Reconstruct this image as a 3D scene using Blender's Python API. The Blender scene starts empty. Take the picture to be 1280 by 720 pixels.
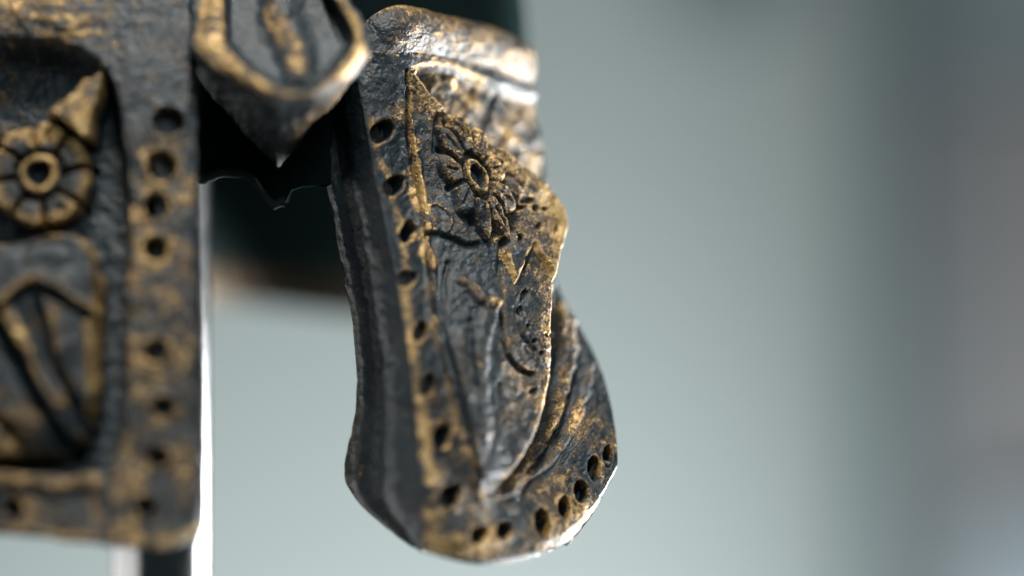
import bpy, math, random
import numpy as np
from mathutils import Vector
rng = np.random.default_rng(7); random.seed(7)
S = bpy.context.scene; COL = S.collection

# ------------------------------------------------------------------ camera, light, exposure
PXM = 0.01/115.0            # metres per photo pixel in the plane of focus (115 px = 1 cm)
DIST = 0.30                 # camera to plane of focus
cam = bpy.data.cameras.new('camera'); camo = bpy.data.objects.new('camera', cam); COL.objects.link(camo)
camo.location = (0, -DIST, 0); camo.rotation_euler = (math.radians(90), 0, 0)
cam.sensor_width = 36; cam.lens = 36*DIST/(1280*PXM)
cam.clip_start = 0.005; cam.clip_end = 20
cam.dof.use_dof = True; cam.dof.focus_distance = DIST + 0.0016; cam.dof.aperture_fstop = 3.8
S.camera = camo

w = bpy.data.worlds.new('World'); S.world = w; w.use_nodes = True
w.node_tree.nodes['Background'].inputs[0].default_value = (0.62, 0.90, 0.92, 1)
w.node_tree.nodes['Background'].inputs[1].default_value = 0.062

def area(name, loc, target, size, power, col, sy=None, spread=180):
    l = bpy.data.lights.new(name, 'AREA'); l.energy = power; l.color = col
    l.shape = 'RECTANGLE'; l.spread = math.radians(spread); l.size = size; l.size_y = sy or size
    o = bpy.data.objects.new(name, l); COL.objects.link(o); o.location = loc
    o.rotation_euler = (Vector(target)-Vector(loc)).to_track_quat('-Z', 'Y').to_euler()
    return o
area('key_lamp', (-0.03, -0.10, 0.42), (-0.015, 0, 0.0), 0.09, 0.54, (1.0, 0.95, 0.88), spread=70)
area('fill_lamp', (0.16, -0.40, 0.32), (0, 0, 0), 0.25, 0.17, (0.86, 0.95, 1.0), spread=60)
area('left_strip_lamp', (-0.36, 0.04, -0.085), (-0.04, 0.02, -0.03), 0.70, 0.34, (1.0, 0.97, 0.93), 0.07, spread=150)
area('right_rim_lamp', (0.37, 0.26, -0.185), (0.01, 0.01, -0.01), 0.34, 5.5, (0.98, 0.98, 0.97), 0.30, spread=80)
area('backdrop_lamp', (0.10, 0.36, -0.34), (0.10, 0.70, -0.06), 0.6, 3.25, (0.97, 1.0, 1.0), 0.12)

S.view_settings.view_transform = 'Standard'; S.view_settings.look = 'None'
S.view_settings.exposure = 0; S.view_settings.gamma = 1
S.render.engine = 'CYCLES'
try:
    S.cycles.use_denoising = True; S.cycles.denoiser = 'OPENIMAGEDENOISE'
except Exception: pass
S.cycles.max_bounces = 8; S.cycles.caustics_reflective = False

# ------------------------------------------------------------------ numeric helpers
DP = DIST/PXM
def world(px, py, d):
    k = (1 + d/DP)*PXM
    return np.stack([(px-640)*k, d*PXM, (360-py)*k], -1)
def project(P):
    k = DIST/(DIST + P[..., 1])/PXM
    return P[..., 0]*k + 640, 360 - P[..., 2]*k
def ss(a, b, x):
    t = np.clip((x-a)/(b-a), 0, 1); return t*t*(3-2*t)
def spline(y, x, xq):
    """natural cubic through y (n,...) at x, evaluated at xq"""
    n = len(x); h = np.diff(x); y = np.asarray(y, float); s = y.reshape(n, -1)
    A = np.eye(n); r = np.zeros_like(s)
    for i in range(1, n-1):
        A[i, i-1] = h[i-1]; A[i, i] = 2*(h[i-1]+h[i]); A[i, i+1] = h[i]
        r[i] = 6*((s[i+1]-s[i])/h[i]-(s[i]-s[i-1])/h[i-1])
    m = np.linalg.solve(A, r)
    k = np.clip(np.searchsorted(x, xq)-1, 0, n-2); t = (xq-x[k])[:, None]; hk = h[k][:, None]
    out = (m[k]*(hk-t)**3+m[k+1]*t**3)/(6*hk)+(s[k]/hk-m[k]*hk/6)*(hk-t)+(s[k+1]/hk-m[k+1]*hk/6)*t
    return out.reshape((len(xq),)+y.shape[1:])
def seg_dist(X, Y, pts):
    D = np.full(X.shape, 1e9)
    for (x0, y0), (x1, y1) in zip(pts[:-1], pts[1:]):
        dx, dy = x1-x0, y1-y0; L = dx*dx+dy*dy+1e-9
        t = np.clip(((X-x0)*dx+(Y-y0)*dy)/L, 0, 1)
        D = np.minimum(D, np.hypot(X-x0-t*dx, Y-y0-t*dy))
    return D
def smooth_line(pts, n=6):
    p = np.array(pts, float)
    if len(p) < 3: return pts
    x = np.r_[0, np.cumsum(np.hypot(*np.diff(p, axis=0).T))]
    return [tuple(q) for q in spline(p, x, np.linspace(0, x[-1], n*(len(p)-1)+1))]
def sdf(X, Y, poly):
    """signed distance, positive inside"""
    D = seg_dist(X, Y, poly+[poly[0]]); ins = np.zeros(X.shape, bool)
    for (x0, y0), (x1, y1) in zip(poly, poly[1:]+[poly[0]]):
        if y0 == y1: continue
        c = ((y0 > Y) != (y1 > Y)) & (X < (x1-x0)*(Y-y0)/(y1-y0)+x0)
        ins ^= c
    return np.where(ins, D, -D)
def vnoise(X, Y, sc, seed=0):
    r = np.random.default_rng(seed); T = r.random((256, 256))
    x = X/sc; y = Y/sc; xi = np.floor(x).astype(int); yi = np.floor(y).astype(int)
    fx = x-xi; fy = y-yi; fx = fx*fx*(3-2*fx); fy = fy*fy*(3-2*fy)
    g = lambda a, b: T[a & 255, b & 255]
    return (g(xi, yi)*(1-fx)+g(xi+1, yi)*fx)*(1-fy)+(g(xi, yi+1)*(1-fx)+g(xi+1, yi+1)*fx)*fy
def fbm(X, Y, sc, seed=0, oct=4):
    a = 0; s = 0; k = 1.0
    for i in range(oct):
        c, q = math.cos(.7*i), math.sin(.7*i)
        a = a+k*vnoise(c*X-q*Y+37*i, q*X+c*Y+91*i, sc/2**i, seed+i); s += k; k *= .55
    return a/s
def normals(P):
    du = np.gradient(P, axis=1); dv = np.gradient(P, axis=0)
    n = np.cross(dv, du); return n/(np.linalg.norm(n, axis=-1, keepdims=True)+1e-20)
def blur(A, n=2):
    for _ in range(n):
        B = np.pad(A, 1, mode='edge')
        A = (B[:-2, 1:-1]+B[2:, 1:-1]+B[1:-1, :-2]+B[1:-1, 2:]+4*B[1:-1, 1:-1])/8
    return A

# ------------------------------------------------------------------ materials
class NT:
    def __init__(s, name):
        s.m = bpy.data.materials.new(name); s.m.use_nodes = True; s.t = s.m.node_tree; s.t.nodes.clear()
    def n(s, typ, **kw):
        x = s.t.nodes.new(typ)
        for k, v in kw.items():
            if k.startswith('i_'): x.inputs[k[2:].replace('_', ' ')].default_value = v
            else: setattr(x, k, v)
        return x
    def l(s, a, b): s.t.links.new(a, b)
    def math(s, op, a, b=None, c=None, clamp=False):
        x = s.n('ShaderNodeMath', operation=op, use_clamp=clamp)
        for i, v in enumerate((a, b, c)):
            if v is None: continue
            if isinstance(v, (int, float)): x.inputs[i].default_value = v
            else: s.l(v, x.inputs[i])
        return x.outputs[0]
    def mixc(s, f, a, b):
        x = s.n('ShaderNodeMix', data_type='RGBA')
        for i, v in ((0, f), (6, a), (7, b)):
            if isinstance(v, (int, float, tuple)): x.inputs[i].default_value = v
            else: s.l(v, x.inputs[i])
        return x.outputs[2]
    def noise(s, co, scale, detail=4, rough=.6):
        x = s.n('ShaderNodeTexNoise'); x.inputs['Scale'].default_value = scale
        x.inputs['Detail'].default_value = detail; x.inputs['Roughness'].default_value = rough
        s.l(co, x.inputs['Vector']); return x.outputs['Fac']
    def ramp(s, f, a, b):
        x = s.n('ShaderNodeMapRange', interpolation_type='SMOOTHSTEP'); s.l(f, x.inputs[0])
        x.inputs[1].default_value = a; x.inputs[2].default_value = b; return x.outputs[0]

def patina_material():
    """dark blue-grey lacquer over cast bronze, rubbed to gold where the 'wear' attribute is high"""
    t = NT('patinated_bronze')
    co = t.n('ShaderNodeTexCoord').outputs['Object']
    at = t.n('ShaderNodeAttribute', attribute_name='wear').outputs['Fac']
    g1 = t.noise(co, 1/(3.0*PXM), 3, .65); g2 = t.noise(co, 1/(16*PXM), 4, .6); g3 = t.noise(co, 1/(70*PXM), 3, .5)
    f = t.math('ADD', at, t.math('MULTIPLY', t.math('SUBTRACT', g1, .5), 2.0))
    f = t.math('ADD', f, t.math('MULTIPLY', t.math('SUBTRACT', g2, .5), .75))
    f = t.math('ADD', f, t.math('MULTIPLY', t.math('SUBTRACT', t.noise(co, 1/(7*PXM), 2, .5), .5), 1.2))
    worn = t.ramp(f, .37, .82)
    gold = t.mixc(t.ramp(g2, .3, .7), (.29, .178, .050, 1), (.47, .325, .145, 1))
    gold = t.mixc(t.ramp(f, .45, .95), (.19, .10, .028, 1), gold)
    dark = t.mixc(t.ramp(g3, .3, .7), (.0075, .0130, .0175, 1), (.016, .026, .033, 1))
    speck = t.ramp(t.noise(co, 1/(2.0*PXM), 2, .6), .62, .78)
    dark = t.mixc(t.math('MULTIPLY', speck, .30), dark, (.10, .095, .08, 1))
    mp = t.n('ShaderNodeMapping'); mp.inputs['Scale'].default_value = (1.0, 1.0, .28); mp.inputs['Rotation'].default_value = (0, .35, 0); t.l(co, mp.inputs['Vector'])
    g4 = t.noise(mp.outputs[0], 1/(5.0*PXM), 4, .7)          # brush streaks
    gl = t.math('ADD', t.math('ADD', at, t.math('MULTIPLY', t.math('SUBTRACT', g4, .5), 1.3)), t.math('MULTIPLY', t.math('SUBTRACT', g2, .5), .9))
    glaze = t.math('MULTIPLY', t.ramp(gl, .02, .62), .55)
    dark = t.mixc(glaze, dark, t.mixc(t.ramp(g1, .35, .65), (.055, .036, .018, 1), (.135, .092, .048, 1)))
    b = t.n('ShaderNodeBsdfPrincipled')
    t.l(t.mixc(worn, dark, gold), b.inputs['Base Color'])
    t.l(t.math('MULTIPLY_ADD', worn, .42, .06), b.inputs['Metallic'])
    t.l(t.math('MULTIPLY_ADD', worn, .25, .36), b.inputs['Specular IOR Level'])
    t.l(t.math('MULTIPLY_ADD', t.ramp(g2, .3, .7), .26, .26), b.inputs['Roughness'])
    h = t.math('ADD', t.math('MULTIPLY', g1, 1.1), t.math('MULTIPLY', g2, 1.4))
    h = t.math('ADD', h, t.math('MULTIPLY', worn, .5))
    bp = t.n('ShaderNodeBump'); bp.inputs['Strength'].default_value = .62; bp.inputs['Distance'].default_value = 2.2*PXM
    t.l(h, bp.inputs['Height']); t.l(bp.outputs[0], b.inputs['Normal'])
    o = t.n('ShaderNodeOutputMaterial'); t.l(b.outputs[0], o.inputs[0]); return t.m

def plain(name, c0, c1, rough, scale, metal=0.0, bump=0.0, bd=.001, spec=.5):
    t = NT(name); co = t.n('ShaderNodeTexCoord').outputs['Object']
    n = t.noise(co, scale, 4, .6); b = t.n('ShaderNodeBsdfPrincipled')
    t.l(t.mixc(n, c0, c1), b.inputs['Base Color']); b.inputs['Specular IOR Level'].default_value = spec; b.inputs['Metallic'].default_value = metal
    t.l(t.math('MULTIPLY_ADD', n, .15, rough), b.inputs['Roughness'])
    if bump:
        bp = t.n('ShaderNodeBump'); bp.inputs['Strength'].default_value = bump; bp.inputs['Distance'].default_value = bd
        t.l(n, bp.inputs['Height']); t.l(bp.outputs[0], b.inputs['Normal'])
    o = t.n('ShaderNodeOutputMaterial'); t.l(b.outputs[0], o.inputs[0]); return t.m

MP = patina_material()
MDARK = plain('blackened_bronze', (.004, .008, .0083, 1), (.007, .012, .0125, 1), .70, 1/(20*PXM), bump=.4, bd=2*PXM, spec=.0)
MREAR = plain('shade_lifted_bronze', (.05, .078, .078, 1), (.065, .10, .10, 1), .75, 1/(20*PXM), bump=.4, bd=2*PXM, spec=.05)  # rear plate's bronze, its colour raised towards teal to imitate lifted shadows
MDULL = plain('dull_grey_bronze', (.016, .019, .020, 1), (.032, .036, .037, 1), .75, 1/(12*PXM), bump=.5, bd=2*PXM, spec=.0)
MWALL = plain('painted_wall', (.425, .485, .478, 1), (.465, .525, .518, 1), .8, 12, bump=.2)
MCHROME = plain('polished_steel', (.20, .205, .21, 1), (.26, .265, .27, 1), .10, 300, metal=1.0)
MMAUVE = plain('grey_mauve_paint', (.168, .168, .173, 1), (.198, .198, .203, 1), .7, 20)
MTEAL = plain('grey_teal_paint', (.095, .132, .145, 1), (.115, .157, .17, 1), .6, 20)
MCAP = plain('light_teal_paint', (.16, .20, .215, 1), (.185, .23, .245, 1), .6, 20)
MPALE = plain('pale_blue_paint', (.22, .27, .30, 1), (.25, .31, .34, 1), .6, 20)

# ------------------------------------------------------------------ mesh helpers
BASE = Vector((0, 0.012, -0.035))       # root of the figure
def mesh_obj(name, V, F, mat, parent=None, wear=None, nor=None, off=BASE, smooth=True):
    V = np.asarray(V, np.float64)-np.array(off); F = np.asarray(F, np.int32)
    me = bpy.data.meshes.new(name); nf, k = F.shape
    me.vertices.add(len(V)); me.vertices.foreach_set('co', V.ravel())
    me.loops.add(nf*k); me.loops.foreach_set('vertex_index', F.ravel())
    me.polygons.add(nf); me.polygons.foreach_set('loop_start', np.arange(0, nf*k, k, dtype=np.int32))
    me.polygons.foreach_set('use_smooth', np.full(nf, smooth))
    me.update(calc_edges=True)
    if wear is not None:
        a = me.attributes.new('wear', 'FLOAT', 'POINT'); a.data.foreach_set('value', np.asarray(wear, np.float32))
    if nor is not None: me.normals_split_custom_set_from_vertices(nor.tolist())
    me.materials.append(mat)
    o = bpy.data.objects.new(name, me); COL.objects.link(o)
    if parent is not None: o.parent = parent
    else: o.location = off
    return o
def grid_faces(nv, nu):
    i = np.arange(nv*nu).reshape(nv, nu)
    return np.stack([i[:-1, :-1], i[1:, :-1], i[1:, 1:], i[:-1, 1:]], -1)
def split_build(P, lab, names, mat, thing, wear, flip=False):
    """one dense sheet cut into named pieces that share their edges; names[0] is the part, the rest its sub-parts"""
    nv, nu = P.shape[:2]; N = normals(P)
    if not flip: pass
    else: N = -N
    F = grid_faces(nv, nu)
    if flip: F = F[..., ::-1]
    F = F.reshape(-1, 4); fl = lab[:-1, :-1].ravel()
    V = P.reshape(-1, 3); N = N.reshape(-1, 3); W = wear.ravel(); root = None
    for k, nm in names:
        f = F[fl == k]
        if len(f) == 0: continue
        u, inv = np.unique(f, return_inverse=True)
        o = mesh_obj(nm, V[u], inv.reshape(-1, 4), mat, thing if root is None else root, W[u], N[u])
        if root is None: root = o
    return root
def back_shell(P0, thick, name, parent, step=8, wear=.15):
    """the inside face of a sheet and its rim, so that it has thickness"""
    I = list(range(0, P0.shape[0], step)); J = list(range(0, P0.shape[1], step))
    if I[-1] != P0.shape[0]-1: I.append(P0.shape[0]-1)
    if J[-1] != P0.shape[1]-1: J.append(P0.shape[1]-1)
    A = P0[np.ix_(I, J)]; B = A-normals(P0)[np.ix_(I, J)]*thick
    nv, nu = B.shape[:2]; F = grid_faces(nv, nu)[..., ::-1].reshape(-1, 4)
    ring = [(0, j) for j in range(nu)]+[(i, nu-1) for i in range(1, nv)]+[(nv-1, j) for j in range(nu-2, -1, -1)]+[(i, 0) for i in range(nv-2, 0, -1)]
    V = np.concatenate([B.reshape(-1, 3), np.array([A[q] for q in ring])]); n0 = nv*nu; m = len(ring)
    R = [[ring[k][0]*nu+ring[k][1], ring[(k+1) % m][0]*nu+ring[(k+1) % m][1], n0+(k+1) % m, n0+k] for k in range(m)]
    return mesh_obj(name, V, np.concatenate([F, np.array(R)]), MP, parent, np.full(len(V), wear))

# ------------------------------------------------------------------ setting
def box(name, x0, x1, y0, y1, z0, z1, mat, bevel=.003):
    me = bpy.data.meshes.new(name); import bmesh
    bm = bmesh.new(); bmesh.ops.create_cube(bm, size=1)
    for v in bm.verts: v.co = ((x0+x1)/2+v.co.x*(x1-x0), (y0+y1)/2+v.co.y*(y1-y0), (z0+z1)/2+v.co.z*(z1-z0))
    bmesh.ops.bevel(bm, geom=bm.edges[:], offset=bevel, segments=2, affect='EDGES')
    bm.to_mesh(me); bm.free(); me.materials.append(mat)
    o = bpy.data.objects.new(name, me); COL.objects.link(o); return o
def px_at(px, py, y):       # world x, z of a photo pixel on the plane at depth y
    k = (1+y/DIST)*PXM; return (px-640)*k, (360-py)*k
wl = box('wall', -1.2, 1.2, .70, .74, -.8, .8, MWALL); wl['kind'] = 'structure'
# a pillar beside the wall, seen as a soft dark band
x0, _ = px_at(1114, 0, .60); x1, _ = px_at(1170, 0, .60); x2, _ = px_at(1420, 0, .60); _, zs = px_at(0, 95, .60)
pil = bpy.data.objects.new('pillar', None); COL.objects.link(pil); pil.location = ((x0+x2)/2, .62, -.8)
def child(o, p):
    o.parent = p; o.matrix_parent_inverse.identity(); o.location = -p.location; return o
child(box('shaft', x1, x2, .603, .66, -.8, zs, MMAUVE), pil)
xp, zp = px_at(1225, 640, .60)
child(box('plinth', xp, x2+.01, .594, .6025, -.8, zp, MPALE), pil)
child(box('edge_strip', x0, x1-.0005, .60, .66, -.8, .8, MTEAL), pil)
child(box('capital', x1, x2, .600, .66, zs+.0005, .8, MCAP), pil)
pil['label'] = 'out of focus grey mauve pillar with teal edge beside the pale wall'; pil['category'] = 'pillar'

def lathe(name, prof, c, axis, mat, n=32):
    V = []; F = []
    for (r, h) in prof:
        for k in range(n):
            a = 2*math.pi*k/n; u, v = r*math.cos(a), r*math.sin(a)
            V.append((c[0]+u, c[1]-h, c[2]+v) if axis == 'y' else (c[0]+u, c[1]+v, c[2]+h))
    for i in range(len(prof)-1):
        for k in range(n): F.append((i*n+k, i*n+(k+1) % n, (i+1)*n+(k+1) % n, (i+1)*n+k))
    me = bpy.data.meshes.new(name); me.from_pydata(V, [], F); me.materials.append(mat)
    for p in me.polygons: p.use_smooth = True
    o = bpy.data.objects.new(name, me); COL.objects.link(o); return o
kx, kz = px_at(905, -42, .66)
kn = lathe('wall_knob', [(0, .045), (.012, .044), (.019, .038), (.020, .030), (.014, .022), (.008, .016), (.008, .006), (.016, .004), (.017, 0)], (kx, .6995, kz), 'y', MTEAL)
kn['label'] = 'small dark round knob on the pale wall, blurred'; kn['category'] = 'knob'

# ------------------------------------------------------------------ the figure
FIG = bpy.data.objects.new('armour_figure', None); COL.objects.link(FIG); FIG.location = BASE
FIG['label'] = 'blackened bronze armour figure with gold-rubbed embossed hip plates and raised waist boss'
FIG['category'] = 'sculpture'

def edge_wear(Hm, px_scale=1.0):
    c = Hm-blur(Hm, 14); return np.clip(c*px_scale, -1, 1)

# ---- right hip plate, turned away to the right
def right_plate():
    C = np.array([
     [(443,40,20),(490,8,40),(550,18,95),(610,32,160),(648,52,230)],
     [(447,90,0),(500,70,20),(562,75,85),(622,90,150),(666,105,215)],
     [(468,215,-35),(520,210,10),(585,210,65),(642,215,135),(682,225,200)],
     [(495,340,-80),(550,345,-35),(610,350,20),(665,350,90),(697,350,160)],
     [(515,470,-115),(575,480,-75),(635,485,-15),(695,470,55),(742,440,125)],
     [(526,590,-140),(590,610,-105),(650,610,-50),(715,575,10),(768,530,70)],
     [(530,688,-150),(605,699,-125),(670,690,-75),(728,665,-25),(772,590,35)]], float)
    NV, NF, NW = 860, 430, 130
    vq = np.linspace(0, 6, NV); uq = np.linspace(0, 4, NF)
    G = spline(C, np.arange(7.), vq); G = spline(G.transpose(1, 0, 2), np.arange(5.), uq).transpose(1, 0, 2)
    # side wall: from the corner back to a thin ragged edge
    E = np.array([(436,36,60),(405,110,60),(402,200,45),(428,330,25),(444,430,5),(438,540,-5),(452,634,-20),(528,692,-60)], float)
    ev = np.array([0, .8, 1.9, 2.95, 3.75, 4.7, 5.55, 6.0]); Eq = spline(E, ev, vq)
    Eq[:, 0] += (fbm(vq*40, vq*0, 30, 3)-.5)*8+(fbm(vq*40, vq*0, 5, 4)-.5)*2.5
    L = G[:, 0]; t = np.linspace(1, 0, NW+1)[:-1]
    Wl = L[:, None]*(1-t)[None, :, None]+Eq[:, None]*t[None, :, None]
    Wl[..., 0] -= (10*np.sin(np.pi*t))[None, :]*np.clip(vq/1.5, 0, 1)[:, None]*.6
    A = np.concatenate([Wl, G], 1); P0 = world(A[..., 0], A[..., 1], A[..., 2])
    # round the corner a little
    for _ in range(10):
        Q = P0.copy(); Q[:, NW-6:NW+8] = (P0[:, NW-7:NW+7]+P0[:, NW-5:NW+9]+2*P0[:, NW-6:NW+8])/4; P0 = Q
    N0 = normals(P0)
    if N0[400, 300, 1] > 0: N0 = -N0; flip = True
    else: flip = False
    X, Y = project(P0); isw = np.zeros(X.shape, bool); isw[:, :NW] = True; front = ~isw
    T = np.zeros(X.shape); T[:, :NW] = t[None, :]
    UU = np.zeros(X.shape); UU[:, NW:] = (uq/4)[None, :]; VV = np.repeat(vq[:, None]/6, X.shape[1], 1)
    # --- coarse relief on the bare sheet
    inner = smooth_line([(508,92),(509,190),(522,250),(533,320),(541,400),(560,480),(582,560),(606,622)])
    bottom = smooth_line([(606,622),(650,622),(700,585),(742,535),(775,470)])
    top = smooth_line([(790,150),(690,128),(640,112),(590,93),(545,80),(508,88)])
    panel = inner+bottom[1:]+[(830,440),(830,160)]+top
    sp = sdf(X, Y, panel)*front - 1e3*isw
    H = (-27+18*ss(330, 450, Y))*ss(-3, 9+34*ss(430, 560, Y), sp)*(1-.9*ss(.62, .9, UU)*ss(110, 180, Y))*(1-.62*ss(.30, .52, UU)*ss(300, 240, Y))
    H += front*13*np.sin(np.pi*np.clip(VV/.16, 0, 1))**.7*ss(.05, .35, UU)*(sp < 12)
    HC = -16*front*ss(.966, 1, VV)**1.5*ss(.5, .8, UU)*(.7+.6*fbm(X, Y, 18, 91)); H = H+HC          # rolled top moulding
    kp = np.array([(88,517,8),(136,546,15),(184,590,28),(232,630,41),(268,652,52),(303,660,57),(350,659,52),(405,664,42),(470,670,32),(530,664,23),(580,644,15),(612,616,8)], float)
    kq = spline(kp, np.arange(12.), np.linspace(0, 11, 120)); yk, xk, hk = kq.T
    xl = np.interp(Y, [88, 190, 250, 320, 400, 480, 560, 612], [510, 514, 527, 539, 549, 566, 580, 594])
    XK = np.interp(Y, yk, xk); HK = np.interp(Y, yk, hk)
    tt = np.clip((X-xl)/np.maximum(XK-xl, 4), 0, 1)
    reg = ss(0, 5, X-xl)*ss(0, 5, XK+4-X)*ss(86, 94, Y)*ss(610, 600, Y)*front
    fall = ss(0, 1, (XK+9-X)/(12+8*ss(360, 440, Y)))
    Bm = (14+HK*(.55*tt**.8+.45*np.sin(tt*np.pi/2)))*ss(-2, 5, X-xl)*fall*ss(84, 92, Y)*ss(620, 592, Y)*front
    H = H+Bm
    # side wall groove and flange
    H += isw*(-10*ss(.25, .62, T)*ss(.86, .72, T)*ss(.1, .2, VV))
    H += isw*(3*(fbm(X, Y, 30, 11)-.5))
    P1 = P0+N0*(H*PXM)[..., None]
    # --- details drawn on the relief as it stands
    x, y = project(P1); wx = 7*(fbm(x, y, 24, 15)-.5); wy = 7*(fbm(x, y, 24, 16)-.5); x = x+wx; y = y+wy; near = front & (X <= XK+2)
    D = np.zeros(x.shape); lab = np.zeros(x.shape, int); wear = np.zeros(x.shape)
    lab[isw] = 1; lab[front & (sp < 3)] = 2; lab[front & (VV < .15) & (sp < 3) & (UU > .16)] = 3
    motif = (Bm > 4)
    # scalloped lower edge of the flowered cloth
    scal = [(505,60),(790,60),(790,340),(706,312),(692,354),(664,306),(640,356),(622,300),(580,306),(545,292),(505,300)]
    sc = sdf(x, y, scal); lab[motif & (sc > 0)] = 4; lab[motif & (sc <= 0)] = 5
    D += motif*8*ss(-2, 3, sc)
    cr = ss(7, 1, np.abs(sc))*motif*near*(y > 292); wear += .75*cr*(sc > -1)*ss(600, 635, x)
    # flower
    ex = np.array([46., 27.]); ey = np.array([10., 72.]); M = np.linalg.inv(np.array([ex, ey]).T)
    fx, fy = x-592, y-222; a = M[0, 0]*fx+M[0, 1]*fy; b = M[1, 0]*fx+M[1, 1]*fy
    r = np.hypot(a, b); th = np.arctan2(b, a); k8 = np.mod(th/(2*np.pi)*9+.3, 1); fm = near & motif & (r < 1.25) & (sc > 0)
    scl = .92+.13*np.cos((k8-.5)*2*np.pi)
    D += fm*(-8*ss(1.22, 1.08, r)*ss(scl-.02, scl+.07, r)+3.0*ss(.36, .46, r)*ss(scl, scl-.12, r)-8*ss(.11, .03, np.minimum(k8, 1-k8))*ss(.34, .46, r)*ss(1.02, .9, r))
    D += fm*(-8*ss(.44, .38, r)*ss(.28, .33, r))
    D += fm*(3*ss(.31, .27, r)-14*ss(.19, .14, r))
    D += fm*(-5*ss(.05, .015, np.abs(k8-.5))*ss(.5, .62, r)*ss(.95, .8, r))
    pet = fm & (r > .40) & (r < scl+.02); idx = np.floor(np.mod(th/(2*np.pi)*9+.3, 9)).astype(int)
    lab[pet] = 20+idx[pet]; lab[fm & (r <= .36)] = 6
    wear += fm*(.14*ss(.4, .5, r)*ss(1.0, .85, r)*(y < 240)+.30*ss(.34, .30, r)*ss(.17, .22, r))
    wear += motif*near*(sc > 0)*(.26*ss(34, 8, XK-X)*(y < 260)+.18*ss(170, 140, y))
    # pits and creases on the cloth
    for (cx, cy, rx, ry) in [(655,252,7,5),(648,262,5,4),(664,262,4,6),(692,292,3,9),(668,285,4,4),(676,262,4,3),(655,330,4,9),(655,372,5,9),(652,388,4,6),(661,408,3,3),(668,428,3,3),(676,443,3,3),(683,420,2.5,3),(664,489,4,4),(648,300,3,5)]:
        q = np.hypot((x-cx)/rx, (y-cy)/ry); D += near*motif*(-7*ss(1.3, .6, q))
    for pts, wd, dp in [([(612,262),(640,285),(650,300)],3,-5),([(600,180),(625,210),(650,235)],2.2,-4),([(555,150),(580,175)],2.5,-4),
                        ([(628,300),(626,345),(628,400),(640,450),(664,468)],5,-9),([(645,370),(650,410),(668,440)],3,-4),
                        ([(575,352),(600,372),(618,382)],9,7),([(618,372),(604,420),(600,480),(606,540)],13,5),([(578,420),(584,490),(600,555)],12,4),
                        ([(560,330),(556,390),(572,470)],4,-5),([(590,400),(592,470),(604,560)],4,-6),([(624,480),(622,530),(614,575)],4,-5),
                        ([(532,262),(540,258),(552,262),(560,276),(556,290)],2.6,2.5)]:
        q = seg_dist(x, y, smooth_line(pts)); D += near*front*(dp*ss(wd, wd*.25, q))
        if dp > 0: wear += near*(.5 if dp > 6 else .22)*ss(wd*1.2, 0, q)
    # lower leaf: edge rolled up at the keel
    keel = (XK-X); D += motif*near*(sc < -3)*3*ss(30, 3, keel)*ss(-2, 2, keel)*ss(600, 520, y)
    wear += motif*near*.55*ss(26, 2, keel)*(y > 250)
    # drilled holes in the border
    holes = [(477,164,15,13),(492,233,13,12),(508,290,10,12),(508,348,12,9),(525,416,9,12),(535,480,9,12),(552,546,12,14),(562,620,13,14),
             (597,667,11,12),(630,664,11,12),(677,655,9,17),(705,635,8,14),(727,615,8,14),(743,585,8,15),(760,570,6,13)]
    for (cx, cy, rx, ry) in holes:
        sk = .35*(x-cx) if cx > 650 else -.25*(x-cx)
        q = np.hypot((x-cx)/rx, (y-cy-sk)/ry); D += front*(sp < 14)*(-30*ss(1.12, .72, q)+1.0*ss(1.7, 1.25, q)*ss(.95, 1.15, q))
        wear += front*(sp < 10)*.12*ss(1.9, 1.3, q)*ss(.9, 1.15, q)
    # ridge between border and panel, raised at the top
    rid = seg_dist(x, y, smooth_line([(505,112),(503,150),(512,190),(520,250),(532,310),(538,335)])); D += front*4*ss(9, 2, rid)
    rid2 = seg_dist(x, y, smooth_line([(538,335),(541,400),(556,470),(578,555),(604,622)])); D += front*4*ss(10, 2, rid2); wear += front*.30*ss(9, 2, rid2)
    rn = fbm(x, y, 20, 93); wear += front*(.85*ss(12, 3, rid+34*(rn-.5))*ss(100, 190, y)*ss(345, 325, y))
    lipl = seg_dist(x, y, smooth_line([(522,84),(548,77),(575,86),(606,101)])); wear += front*.8*ss(8, 1, lipl)*(sp < 5)
    cor = seg_dist(x, y, smooth_line([(462,150),(485,228),(498,275),(508,332)])); wear += .55*ss(8, 1, cor)
    cor = seg_dist(x, y, smooth_line([(504,360),(512,410),(520,470),(530,550),(540,600)])); wear += .62*ss(13, 3, cor)*(~isw | (T < .06))
    low = front*ss(440, 560, y)*(sp < 4); wear += .27*low*(x < 625)+.22*low*(x >= 625)
    D = blur(D, 4)
    # foundry relief
    D += front*(4.6*(fbm(x, y, 26, 21)-.5)+3.2*(fbm(x, y, 9, 22)-.5))+isw*(5*(fbm(x, y, 34, 24)-.5)+2.5*(fbm(x, y, 9, 25)-.5))
    fold = front*(sp > 2)*(~motif)*(X > XK)
    for pts, wd, dp in [([(712,405),(706,470),(680,545),(640,600)],12,7),([(738,455),(722,520),(684,575),(640,612)],9,5),([(700,380),(700,450),(690,500)],7,4),([(728,430),(716,500),(690,552)],6,-6),([(560,100),(600,140),(650,180)],9,4),([(590,110),(640,150),(670,190)],7,-4)]:
        q = seg_dist(x, y, smooth_line(pts)); D += fold*dp*ss(wd, wd*.15, q); wear += fold*(.28 if dp > 0 else -.2)*ss(wd, 0, q)
    D += fold*7*(fbm(x*1.3+y*.75, y*.25-x*.35, 16, 23)-.5)
    H2 = H+D; P2 = P1+N0*(D*PXM)[..., None]
    # --- where the gold shows
    e = edge_wear(D, .16); wear += np.clip(e, -.5, .5)*front*.9
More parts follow.
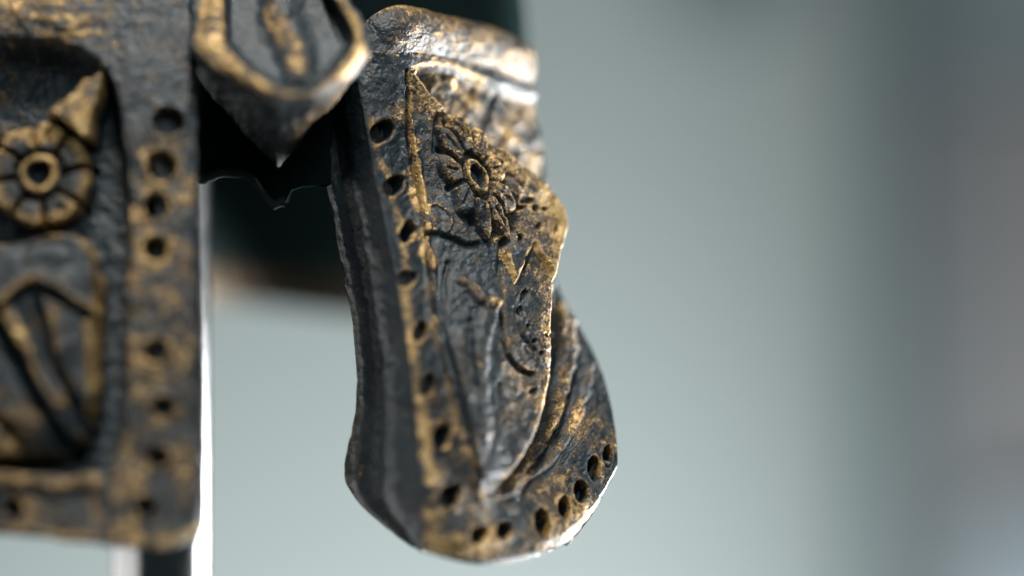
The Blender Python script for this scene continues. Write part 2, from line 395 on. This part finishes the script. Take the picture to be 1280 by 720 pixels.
    n1 = fbm(x, y, 46, 31); n2 = fbm(x, y, 15, 32)
    tb = front*(VV < .17)*(sp < 6)*ss(.10, .35, UU)
    wear += tb*(.36+.75*(fbm(x*.5, y*1.6+x*.5, 20, 33)-.35))
    wear += motif*(sc > 0)*near*(.16+.5*(n2-.5)+.22*(x > 600)*(y < 300))
    wear += motif*(sc <= 0)*near*(.9*(n1-.52)+.25*(x > 625))
    wear += front*(sp > 4)*(~motif)*(.12+1.5*(fbm((x+y*.5)*1.0, (y-x*1.1)*.45, 24, 34)-.5)+.12*(y > 500)+.30*(y < 260))
    top_edge = front*ss(.035, .0, VV)*(UU < .5); wear += .6*top_edge
    wear += front*(sp < 3)*(VV > .15)*(.9*(n2-.50)+1.3*(n1-.47)*ss(300, 480, y))
    wear = np.where(isw, .0+.7*(n2-.62), wear); wear += isw*(.5*ss(.95, 1.0, T)*(VV > .3)+.22*ss(.74, .84, T)*(VV > .5))
    root = split_build(P2, lab, [(0, 'hip_plate'), (1, 'side_flange'), (2, 'drilled_border'), (3, 'top_moulding'), (4, 'flowered_cloth'), (5, 'leaf_relief'), (6, 'flower_ring')]+[(20+i, 'petal') for i in range(9)], MP, FIG, np.clip(wear, -.3, 1.2), flip)
    root['label'] = 'hip plate turned aside, with scalloped flower relief and drilled border'
    back_shell(P0+N0*(np.minimum(blur(np.minimum(H, 0), 3), HC)*PXM)[..., None], (28 if not flip else -28)*PXM, 'inner_face', root)
    return root

# ---- left hip plate, facing the camera
def left_plate():
    NV, NU = 800, 440
    yt = np.array([0., .12, .3, .6, 1.]); 
    C = []
    for v, d, yl, yr, xr in [(0, 25, -70, -60, 258), (.10, -6, -5, -5, 252), (.22, -50, 90, 95, 246), (.38, -84, 215, 215, 246), (.62, -130, 420, 420, 253), (.85, -165, 592, 612, 254), (1, -180, 648, 690, 250)]:
        row = []
        for u in np.linspace(0, 1, 7):
            xx = -190+(xr+190)*u; yy = yl+(yr-yl)*u; dd = d-62+70*(1-u)**3+10*max(0, u-.86)/.14
            if v == 1: yy = 640+46*u**.8-0*max(0, u-.93)
            row.append((xx, yy, dd))
        C.append(row)
    C = np.array(C, float); vv = np.array([0, .10, .22, .38, .62, .85, 1.])
    vq = np.linspace(0, 1, NV); uq = np.linspace(0, 1, NU)
    G = spline(C, vv, vq); G = spline(G.transpose(1, 0, 2), np.linspace(0, 1, 7), uq).transpose(1, 0, 2)
    # rounded lower corner, and the right-hand edge rolled back
    cr = (np.clip((uq-.88)/.12, 0, 1)**2)[None, :]*ss(.6, 1, vq)[:, None]; G[..., 1] -= 24*cr
    G[..., 2] += 8*(np.clip((uq-.965)/.035, 0, 1)**2)[None, :]
    G[..., 0] += (ss(.9, 1, uq)[None, :]*(fbm(vq*700, vq*0, 60, 5)-.5)[:, None])*5
    G[..., 1] += ss(.93, 1, vq)[:, None]*(fbm(uq*440, uq*0, 40, 6)-.5)[None, :]*9
    P0 = world(G[..., 0], G[..., 1], G[..., 2]); N0 = normals(P0); flip = bool(N0[400, 200, 1] > 0)
    if flip: N0 = -N0
    x, y = project(P0); wx = 9*(fbm(x, y, 28, 45)-.5); wy = 9*(fbm(x, y, 28, 46)-.5); x = x+wx; y = y+wy
    panel = smooth_line([(-260,46),(0,44),(70,52),(118,66),(140,92)],4)+smooth_line([(152,140),(160,200),(160,400),(158,520),(146,572),(118,592)],4)+[(20,592),(-260,585)]
    sp = sdf(x, y, panel); H = -52*ss(-2, 13, sp)
    H += 10*np.sin(np.pi*np.clip((y+20)/75, 0, 1))*ss(150, 60, x)*(sp < 9)
    lab = np.where(sp < 3, 1, 0); lab[(y < 62) & (sp < 3) & (x < 165)] = 2
    D = np.zeros(x.shape); wear = np.zeros(x.shape)
    # corner leaf
    leaf = [(134,80),(128,108),(116,150),(113,172),(60,172),(-60,190),(-200,200),(-200,176),(-30,164),(40,146),(66,128),(100,92)]
    sl = sdf(x, y, leaf); D += 50*ss(-2, 7, sl)-4*ss(4, 14, sl)*0; lab[sl > 0] = 3
    wear += (.50+1.2*(fbm(x, y, 12, 49)-.5))*ss(-1, 3, sl)*(x > 30)+.1*ss(-1, 3, sl)
    # flower discs (the second one only shows beyond the frame)
    for cx, cy, R in ((44, 212, 68), (-118, 222, 68)):
        ax, ay = x-cx, y-cy; r = np.hypot(ax, ay*1.0)/R; th = np.arctan2(ay, ax)+.15; kk = th/(2*np.pi)*8; k = np.mod(kk, 1); m = r < 1.2
        sc = .985+.022*np.cos((k-.5)*2*np.pi)
        D = np.where(m & (r < sc+.06), 0, D); D += m*(34*ss(sc+.02, sc-.08, r))
        D += m*(-26*ss(.10, .035, (np.minimum(k, 1-k)+.05*(fbm(x, y, 16, 47)-.5))*np.clip(r/.8, .55, 1.1))*ss(.40, .48, r)*ss(1.05, .95, r))
        D += m*(-12*ss(.53, .48, r)*ss(.35, .39, r)); D += m*(5*ss(.38, .35, r)-26*ss(.245, .20, r))
        D += m*(-7*ss(.10, .03, np.abs(k-.5))*ss(.58, .68, r)*ss(.92, .80, r))*(np.mod(np.floor(kk), 3) == 1)
        pm = m & (r > .44) & (r < sc); lab[pm] = (20 if cx > 0 else 40)+np.mod(np.floor(kk[pm]), 8).astype(int)
        lab[m & (r <= .44)] = 4
        wear += m*(.55*ss(.60, .90, r)*ss(1.02, .97, r)*(.4+1.2*fbm(x, y, 14, 48))+.75*ss(.24, .27, r)*ss(.40, .36, r)+.10*(r < .95))
        wear = np.where(m & (r > 1.0) & (r < 1.12) & (sl < 3), wear*.2, wear)
    # tulip-shaped leaf below
    tul = smooth_line([(-130,330),(-60,292),(0,296),(60,284),(100,288),(120,318),(123,370),(121,430),(120,480),(112,530),(86,566),(40,574),(-60,570),(-130,540)],5)
    st = sdf(x, y, tul); D += (sdf(x, y, tul) > -8)*(r > 0)*(46*ss(-2, 11, st)+16*ss(0, 50, st)); lab[st > 0] = 5
    wear += .62*ss(16, 6, st)*ss(-1, 3, st)*(.6+.4*(x > 60))
    for pts, wd, dp, wr in [([(-30,392),(12,372),(50,346)],8,6,.45),([(50,346),(80,362),(110,385)],7,5,.45),([(-20,400),(20,380),(48,362),(75,374),(106,392)],6,-9,0),
        ([(8,384),(30,425),(58,470),(78,505)],7,8,.8),([(-6,404),(10,430),(34,478),(64,530),(86,562)],9,-15,0),([(48,380),(60,420),(82,480),(104,535)],6,-11,0),
        ([(66,388),(78,440),(94,490)],5,5,.35),([(108,400),(112,450),(112,490)],6,5,.4),([(30,390),(50,440),(76,500)],5,-5,0),
        ([(-70,400),(-40,470),(20,550)],9,-10,0),([(20,330),(50,318),(80,322)],6,4,.2)]:
        wd *= 1.5; dp *= 1.5 if dp < 0 else .9; q = seg_dist(x, y, smooth_line(pts)); g = (st > -4); D += g*dp*ss(wd, wd*.3, q); wear += g*wr*ss(wd*1.2, wd*.1, q); 
        if dp < 0: wear *= 1-.9*g*ss(wd, wd*.5, q)
    wear += (st > 2)*.55*ss(470, 530, y)*ss(70, 20, x)*1
    med = np.hypot((x-58)/38, (y-322)/26); D += (st > 0)*(-6)*ss(1.1, .8, med); wear *= 1-.8*ss(1.15, .9, med)*(st > 0)
    # lower rail
    rail = seg_dist(x, y, [(-260,592),(0,598),(70,604),(118,602)]); D += 7*ss(13, 3, rail); wear += .42*ss(13, 4, rail)
    # drilled holes
    for cx, cy, r_ in [(209,151,18),(202,206,17),(194,257,15),(195,310,14.5),(195,438,13.5),(204,508,13),(197,571,12.5),(180,634,13),(14,634,12),(-60,628,12)]:
        q = np.hypot(x-cx, (y-cy)*1.05)/r_; D += -42*ss(1.10, .82, q)+1*ss(1.8, 1.3, q)*ss(1.0, 1.2, q)
        wear += .16*ss(1.9, 1.3, q)*ss(.95, 1.1, q)*(y > 165); wear *= 1-ss(1.05, .95, q)
    D = blur(D, 5)
    D += 2.0*(fbm(x, y, 5, 50)-.5)+5.5*(fbm(x, y, 28, 51)-.5)+3.0*(fbm(x, y, 10, 52)-.5)
    band = (y < 62)*(sp < 4)*ss(175, 110, x)
    D += band*5*(fbm(x*.45+y*.2, y*1.4, 12, 53)-.5)
    P2 = P0+N0*((H+D)*PXM)[..., None]
    n1 = fbm(x, y, 40, 61); n2 = fbm(x, y, 14, 62)
    wear += np.clip(edge_wear(D, .10), -.4, .4)
    wear += (st > 0)*1.1*(n2-.5)
    strip = (sp < 2)*ss(160, 200, y)*(x > 140)
    wear += strip*(.24+1.1*(n1-.50)+.7*(n2-.5)+.9*(fbm(x, y, 7, 64)-.5))*ss(252, 236, x+14*(n2-.5))
    wear += band*(.20+1.25*(fbm(x*.45+y*.2, y*1.5, 13, 63)-.42))
    wear += (y > 600)*(sp < 2)*(x < 130)*(1.3*(n1-.45))
    wear += (sp > 4)*(lab == 0)*.7*(n2-.62)+((lab == 0)*(y < 165)*(x < 40)*ss(30, -10, x)*.5*n2)
    wear += (sp < 2)*(y < 160)*(x > 120)*.8*(n2-.60)
    wear += .5*ss(.965, .985, vq)[:, None]*(n2 > .42)+.12*(sp < 2)
    root = split_build(P2, lab, [(0, 'hip_plate'), (1, 'drilled_border'), (2, 'top_moulding'), (3, 'corner_leaf'), (5, 'tulip_relief'), (4, 'flower_ring')]+[(20+i, 'petal') for i in range(10)]+[(40+i, 'petal') for i in range(10)], MP, FIG, np.clip(wear, 0, 1.2), flip)
    root['label'] = 'hip plate in front of the steel rod, with round flower and tulip relief'
    HS = np.minimum(H, 0)
    for _ in range(14): HS = np.minimum.reduce([HS, np.roll(HS, 1, 0), np.roll(HS, -1, 0), np.roll(HS, 1, 1), np.roll(HS, -1, 1)])
    HS[:, -14:] = 0; HS[-14:] = 0; HS = blur(HS, 6)
    back_shell(P0+N0*(HS*PXM)[..., None], (26 if not flip else -26)*PXM, 'inner_face', root)

# ---- the boss between the plates
def boss():
    c = np.array([352., 12.])
    outer = [(250,-30),(243,10),(238,62),(262,88),(305,112),(345,127),(395,124),(437,100),(464,66),(456,30),(432,-6),(405,-60),(350,-95),(290,-75)]
    inner = [(286,-20),(284,10),(285,52),(302,74),(328,94),(352,107),(386,109),(416,88),(440,54),(436,36),(416,4),(394,-30),(350,-58),(306,-45)]
    back = [(228,-40),(222,20),(230,80),(258,122),(298,172),(346,226),(366,198),(405,152),(448,92),(448,30),(430,-20),(405,-80),(350,-110),(280,-95)]
    inner = [(354+(a-354)*1.05, 24+(b-24)*1.07) for a, b in inner]; n = 420
    def ring(poly, d, pull=0, to=c):
        p = np.array(poly, float); p = np.vstack([p, p[:1]]); x = np.r_[0, np.cumsum(np.hypot(*np.diff(p, axis=0).T))]
        # constant parameter per corner so that corners line up between rings
        k = np.linspace(0, len(poly), n+1); q = np.stack([np.interp(k, np.arange(len(p)), p[:, 0]), np.interp(k, np.arange(len(p)), p[:, 1])], -1)
        for _ in range(2): q[:-1] = (np.roll(q[:-1], 1, 0)+2*q[:-1]+np.roll(q[:-1], -1, 0))/4; q[-1] = q[0]
        q = q*(1-pull)+to*pull; return np.concatenate([q, np.full((n+1, 1), d)], 1)
    mid = np.array([362., 30.])
    rows = [ring(inner, -112, .98, mid), ring(inner, -106, .6, mid), ring(inner, -102, .3, mid), ring(inner, -102, .12), ring(inner, -122, .02), ring(inner, -136, -.03),
            ring(inner, -140)*.6+.4*ring(outer, -140), ring(outer, -130, .06), ring(outer, -121, .0), ring(outer, -104)*.93+.07*ring(back, -104), ring(outer, -50)*.45+.55*ring(back, -50), ring(back, -12, .05), ring(back, 25, .2)]
    R = np.array(rows); R[:, :, 2] += .85*(62-R[:, :, 1])*np.clip((10.5-np.arange(len(rows)))/3, 0, 1)[:, None]
    k = np.arange(len(rows), dtype=float); m = 300
    kk = np.linspace(0, len(rows)-1, m); i0 = np.clip(kk.astype(int), 0, len(rows)-2); ft = (kk-i0)[:, None, None]; G = R[i0]*(1-ft)+R[i0+1]*ft
    for _ in range(12): G[1:-1] = (G[:-2]+2*G[1:-1]+G[2:])/4
    kq = np.linspace(0, len(rows)-1, m)[:, None]
    P0 = world(G[..., 0], G[..., 1], G[..., 2]); N0 = normals(P0)
    if N0[150, 100, 1] > 0: N0 = -N0; flip = True
    else: flip = False
    x, y = project(P0)
    inn = (kq < 3.6)
    rid = seg_dist(x, y, [(352,-60),(352,20),(368,60),(374,96)]); D = inn*14*ss(34, 0, rid)
    D += inn*(-6*ss(6, 1, seg_dist(x, y, [(405,-10),(418,30),(430,52)])))
    D += 5*(fbm(x, y, 30, 71)-.5)+3.5*(fbm(x, y, 10, 72)-.5)
    D += (kq > 8)*6*(fbm(x, y, 26, 73)-.5)
    P2 = P0+N0*(D*PXM)[..., None]
    n1 = fbm(x, y, 30, 74); n2 = fbm(x, y, 12, 75)
    fr = ss(4.3, 4.9, kq)*ss(7.7, 6.7, kq); wear = fr*(.70+.6*(n1-.5)+1.0*(n2-.5)+.9*(fbm(x, y, 6, 76)-.5))
    wear += inn*(1.0*ss(20, 4, seg_dist(x, y, [(340,20),(352,45),(368,66),(372,92)]))*(.45+.8*(n2-.4)))
    low = seg_dist(x, y, smooth_line([(466,72),(430,118),(395,150),(362,188),(352,215)])); wear += (kq > 7.5)*(.40*ss(20, 2, low))*ss(210, 170, y)
    wear += (kq > 8)*(x > 350)*.08
    low = seg_dist(x, y, smooth_line([(238,90),(250,150),(268,190)])); wear += (kq > 7.5)*.42*ss(6, 1, low)
    lab = np.where(kq < 4.0, 2, np.where(kq < 8.2, 1, 0))*np.ones(x.shape, int)
    root = split_build(P2, lab, [(0, 'waist_boss'), (1, 'boss_frame'), (2, 'boss_centre')], MP, FIG, np.clip(wear, 0, 1.2), flip)
    root['label'] = 'raised faceted boss with worn gold rim at the waist'

# ---- dark sheet behind the boss with its ragged lower lip
def centre_sheet():
    n, m = 150, 90
    xs = np.linspace(205, 452, n)
    lip = np.interp(xs, [205,240,258,272,304,320,332,342,357,363,375,400,420,452], [222,224,224,217,216,226,246,256,252,238,233,231,230,230])
    lip = lip+(fbm(xs, xs*0, 9, 81)-.5)*5
    tt = np.linspace(0, 1, m)[:, None]; top = -90.
    X = np.repeat(xs[None], m, 0); Y = top+(lip[None]-top)*tt
    d = 45+80*((xs-330)/125)**2*.35-30*tt[:, :1]**2+0*X
    X = X+0; P = world(X, Y, d+4*(fbm(X, Y, 25, 82)-.5)); N = normals(P); flip = N[40, 70, 1] > 0
    F = grid_faces(m, n)
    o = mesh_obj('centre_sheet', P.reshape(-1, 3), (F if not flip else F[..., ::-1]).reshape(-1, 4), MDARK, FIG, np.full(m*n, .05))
    # lip: a narrow turned-up hem along the ragged edge
    hv = []
    for a, (dy, dd) in enumerate([(-9, 0), (-8, -14), (-4, -30), (2, -38), (7, -32), (8, -12), (3, 6)]):
        hv.append(world(xs, lip+dy*.8, d[-1]+dd))
    hv = np.array(hv)[:, :92]; mesh_obj('hem', hv.reshape(-1, 3), grid_faces(7, 92).reshape(-1, 4), MDULL, o, np.full(7*92, .0))
    back_shell(P, (14 if not flip else -14)*PXM, 'inner_face', o, 4, .05).data.materials[0] = MDARK

# ---- rear skirt plate, far behind
def rear_plate():
    n, m = 90, 70; xs = np.linspace(120, 596, n); tt = np.linspace(0, 1, m)[:, None]
    X = np.repeat(xs[None], m, 0); Y = -150+(388+150+8*np.sin(xs/60.)[None])*tt
    d = 840-260*((xs-380)/260)**2+60*tt; P = world(X, Y, d); N = normals(P); flip = N[30, 40, 1] > 0
    wear = np.repeat(.6*ss(.93, 1, tt)-.4*(tt < .9), n, 1)
    F = grid_faces(m, n)
    o = mesh_obj('rear_plate', P.reshape(-1, 3), (F if not flip else F[..., ::-1])[:-6].reshape(-1, 4), MREAR, FIG, wear.ravel())
    mesh_obj('hem', P[-7:].reshape(-1, 3), (grid_faces(7, n) if not flip else grid_faces(7, n)[..., ::-1]).reshape(-1, 4), MP, o, np.full(7*n, .45))
    back_shell(P, (30 if not flip else -30)*PXM, 'outer_face', o, 4, .3)

# ---- waist of the figure
def waist():  # squared off and carried up unseen to keep lamps off face and rear plate
    n, m = 160, 60; th = np.linspace(0, 2*np.pi, n); rows = []
    for k in np.linspace(0, 1, m):
        yy = -1100+1230*k; s = 1+.25*(1-k)+.02*np.cos(k*40); s = s*(1-.5*ss(.96, 1, k))
        rx = 250*s; rz = 250*s
        cs, sn = np.cos(th), np.sin(th)
        rows.append(np.stack([398+rx*np.sign(cs)*np.abs(cs)**.35, np.full(n, yy)+3*np.sin(3*th), 400+rz*np.sign(sn)*np.abs(sn)**.35], -1))
    G = np.array(rows); P = world(G[..., 0], G[..., 1], G[..., 2]); x, y = G[..., 0], G[..., 1]
    N = normals(P); flip = N[30, 3*n//4, 1] > 0
    F = grid_faces(m, n); F = (F if not flip else F[..., ::-1]).reshape(-1, 4)
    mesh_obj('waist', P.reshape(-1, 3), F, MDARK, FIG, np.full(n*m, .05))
    V = np.concatenate([P[-1], P[-1].mean(0)[None]]);
    mesh_obj('waist_underside', V, np.array([[i, i+1, n] for i in range(n-1)]), MDARK, FIG, np.full(n+1, .05))

right_plate(); left_plate(); boss(); centre_sheet(); rear_plate(); waist()

# ------------------------------------------------------------------ polished rod of the display stand
def rod():
    cx, d, r = 201, 250, 61
    k = (1+d/DP)*PXM; X = (cx-640)*k; R = r*k; Yc = d*PXM; n = 96
    prof = [(-.22, 0), (-.22, .045), (-.217, .047), (-.214, .046), (-.211, R*1.6), (-.205, R*1.15), (-.20, R)]
    prof += [(-.20+(.235)*i/12, R) for i in range(1, 13)]
    th = np.linspace(0, 2*np.pi, n+1)
    V = np.array([[(X+rr*math.cos(t), Yc+rr*math.sin(t), z) for t in th] for z, rr in prof])
    root = bpy.data.objects.new('stand_rod', None); COL.objects.link(root); root.location = (X, Yc, -.22)
    def piece(nm, a, b):
        G = V[a:b]; F = grid_faces(b-a, n+1)[..., ::-1].reshape(-1, 4)
        return mesh_obj(nm, G.reshape(-1, 3), F, MCHROME, root, off=root.location)
    piece('foot', 0, 7); piece('shaft', 6, len(prof))
    root['label'] = 'polished steel stand rod behind the flat-facing hip plate'; root['category'] = 'stand'
rod()
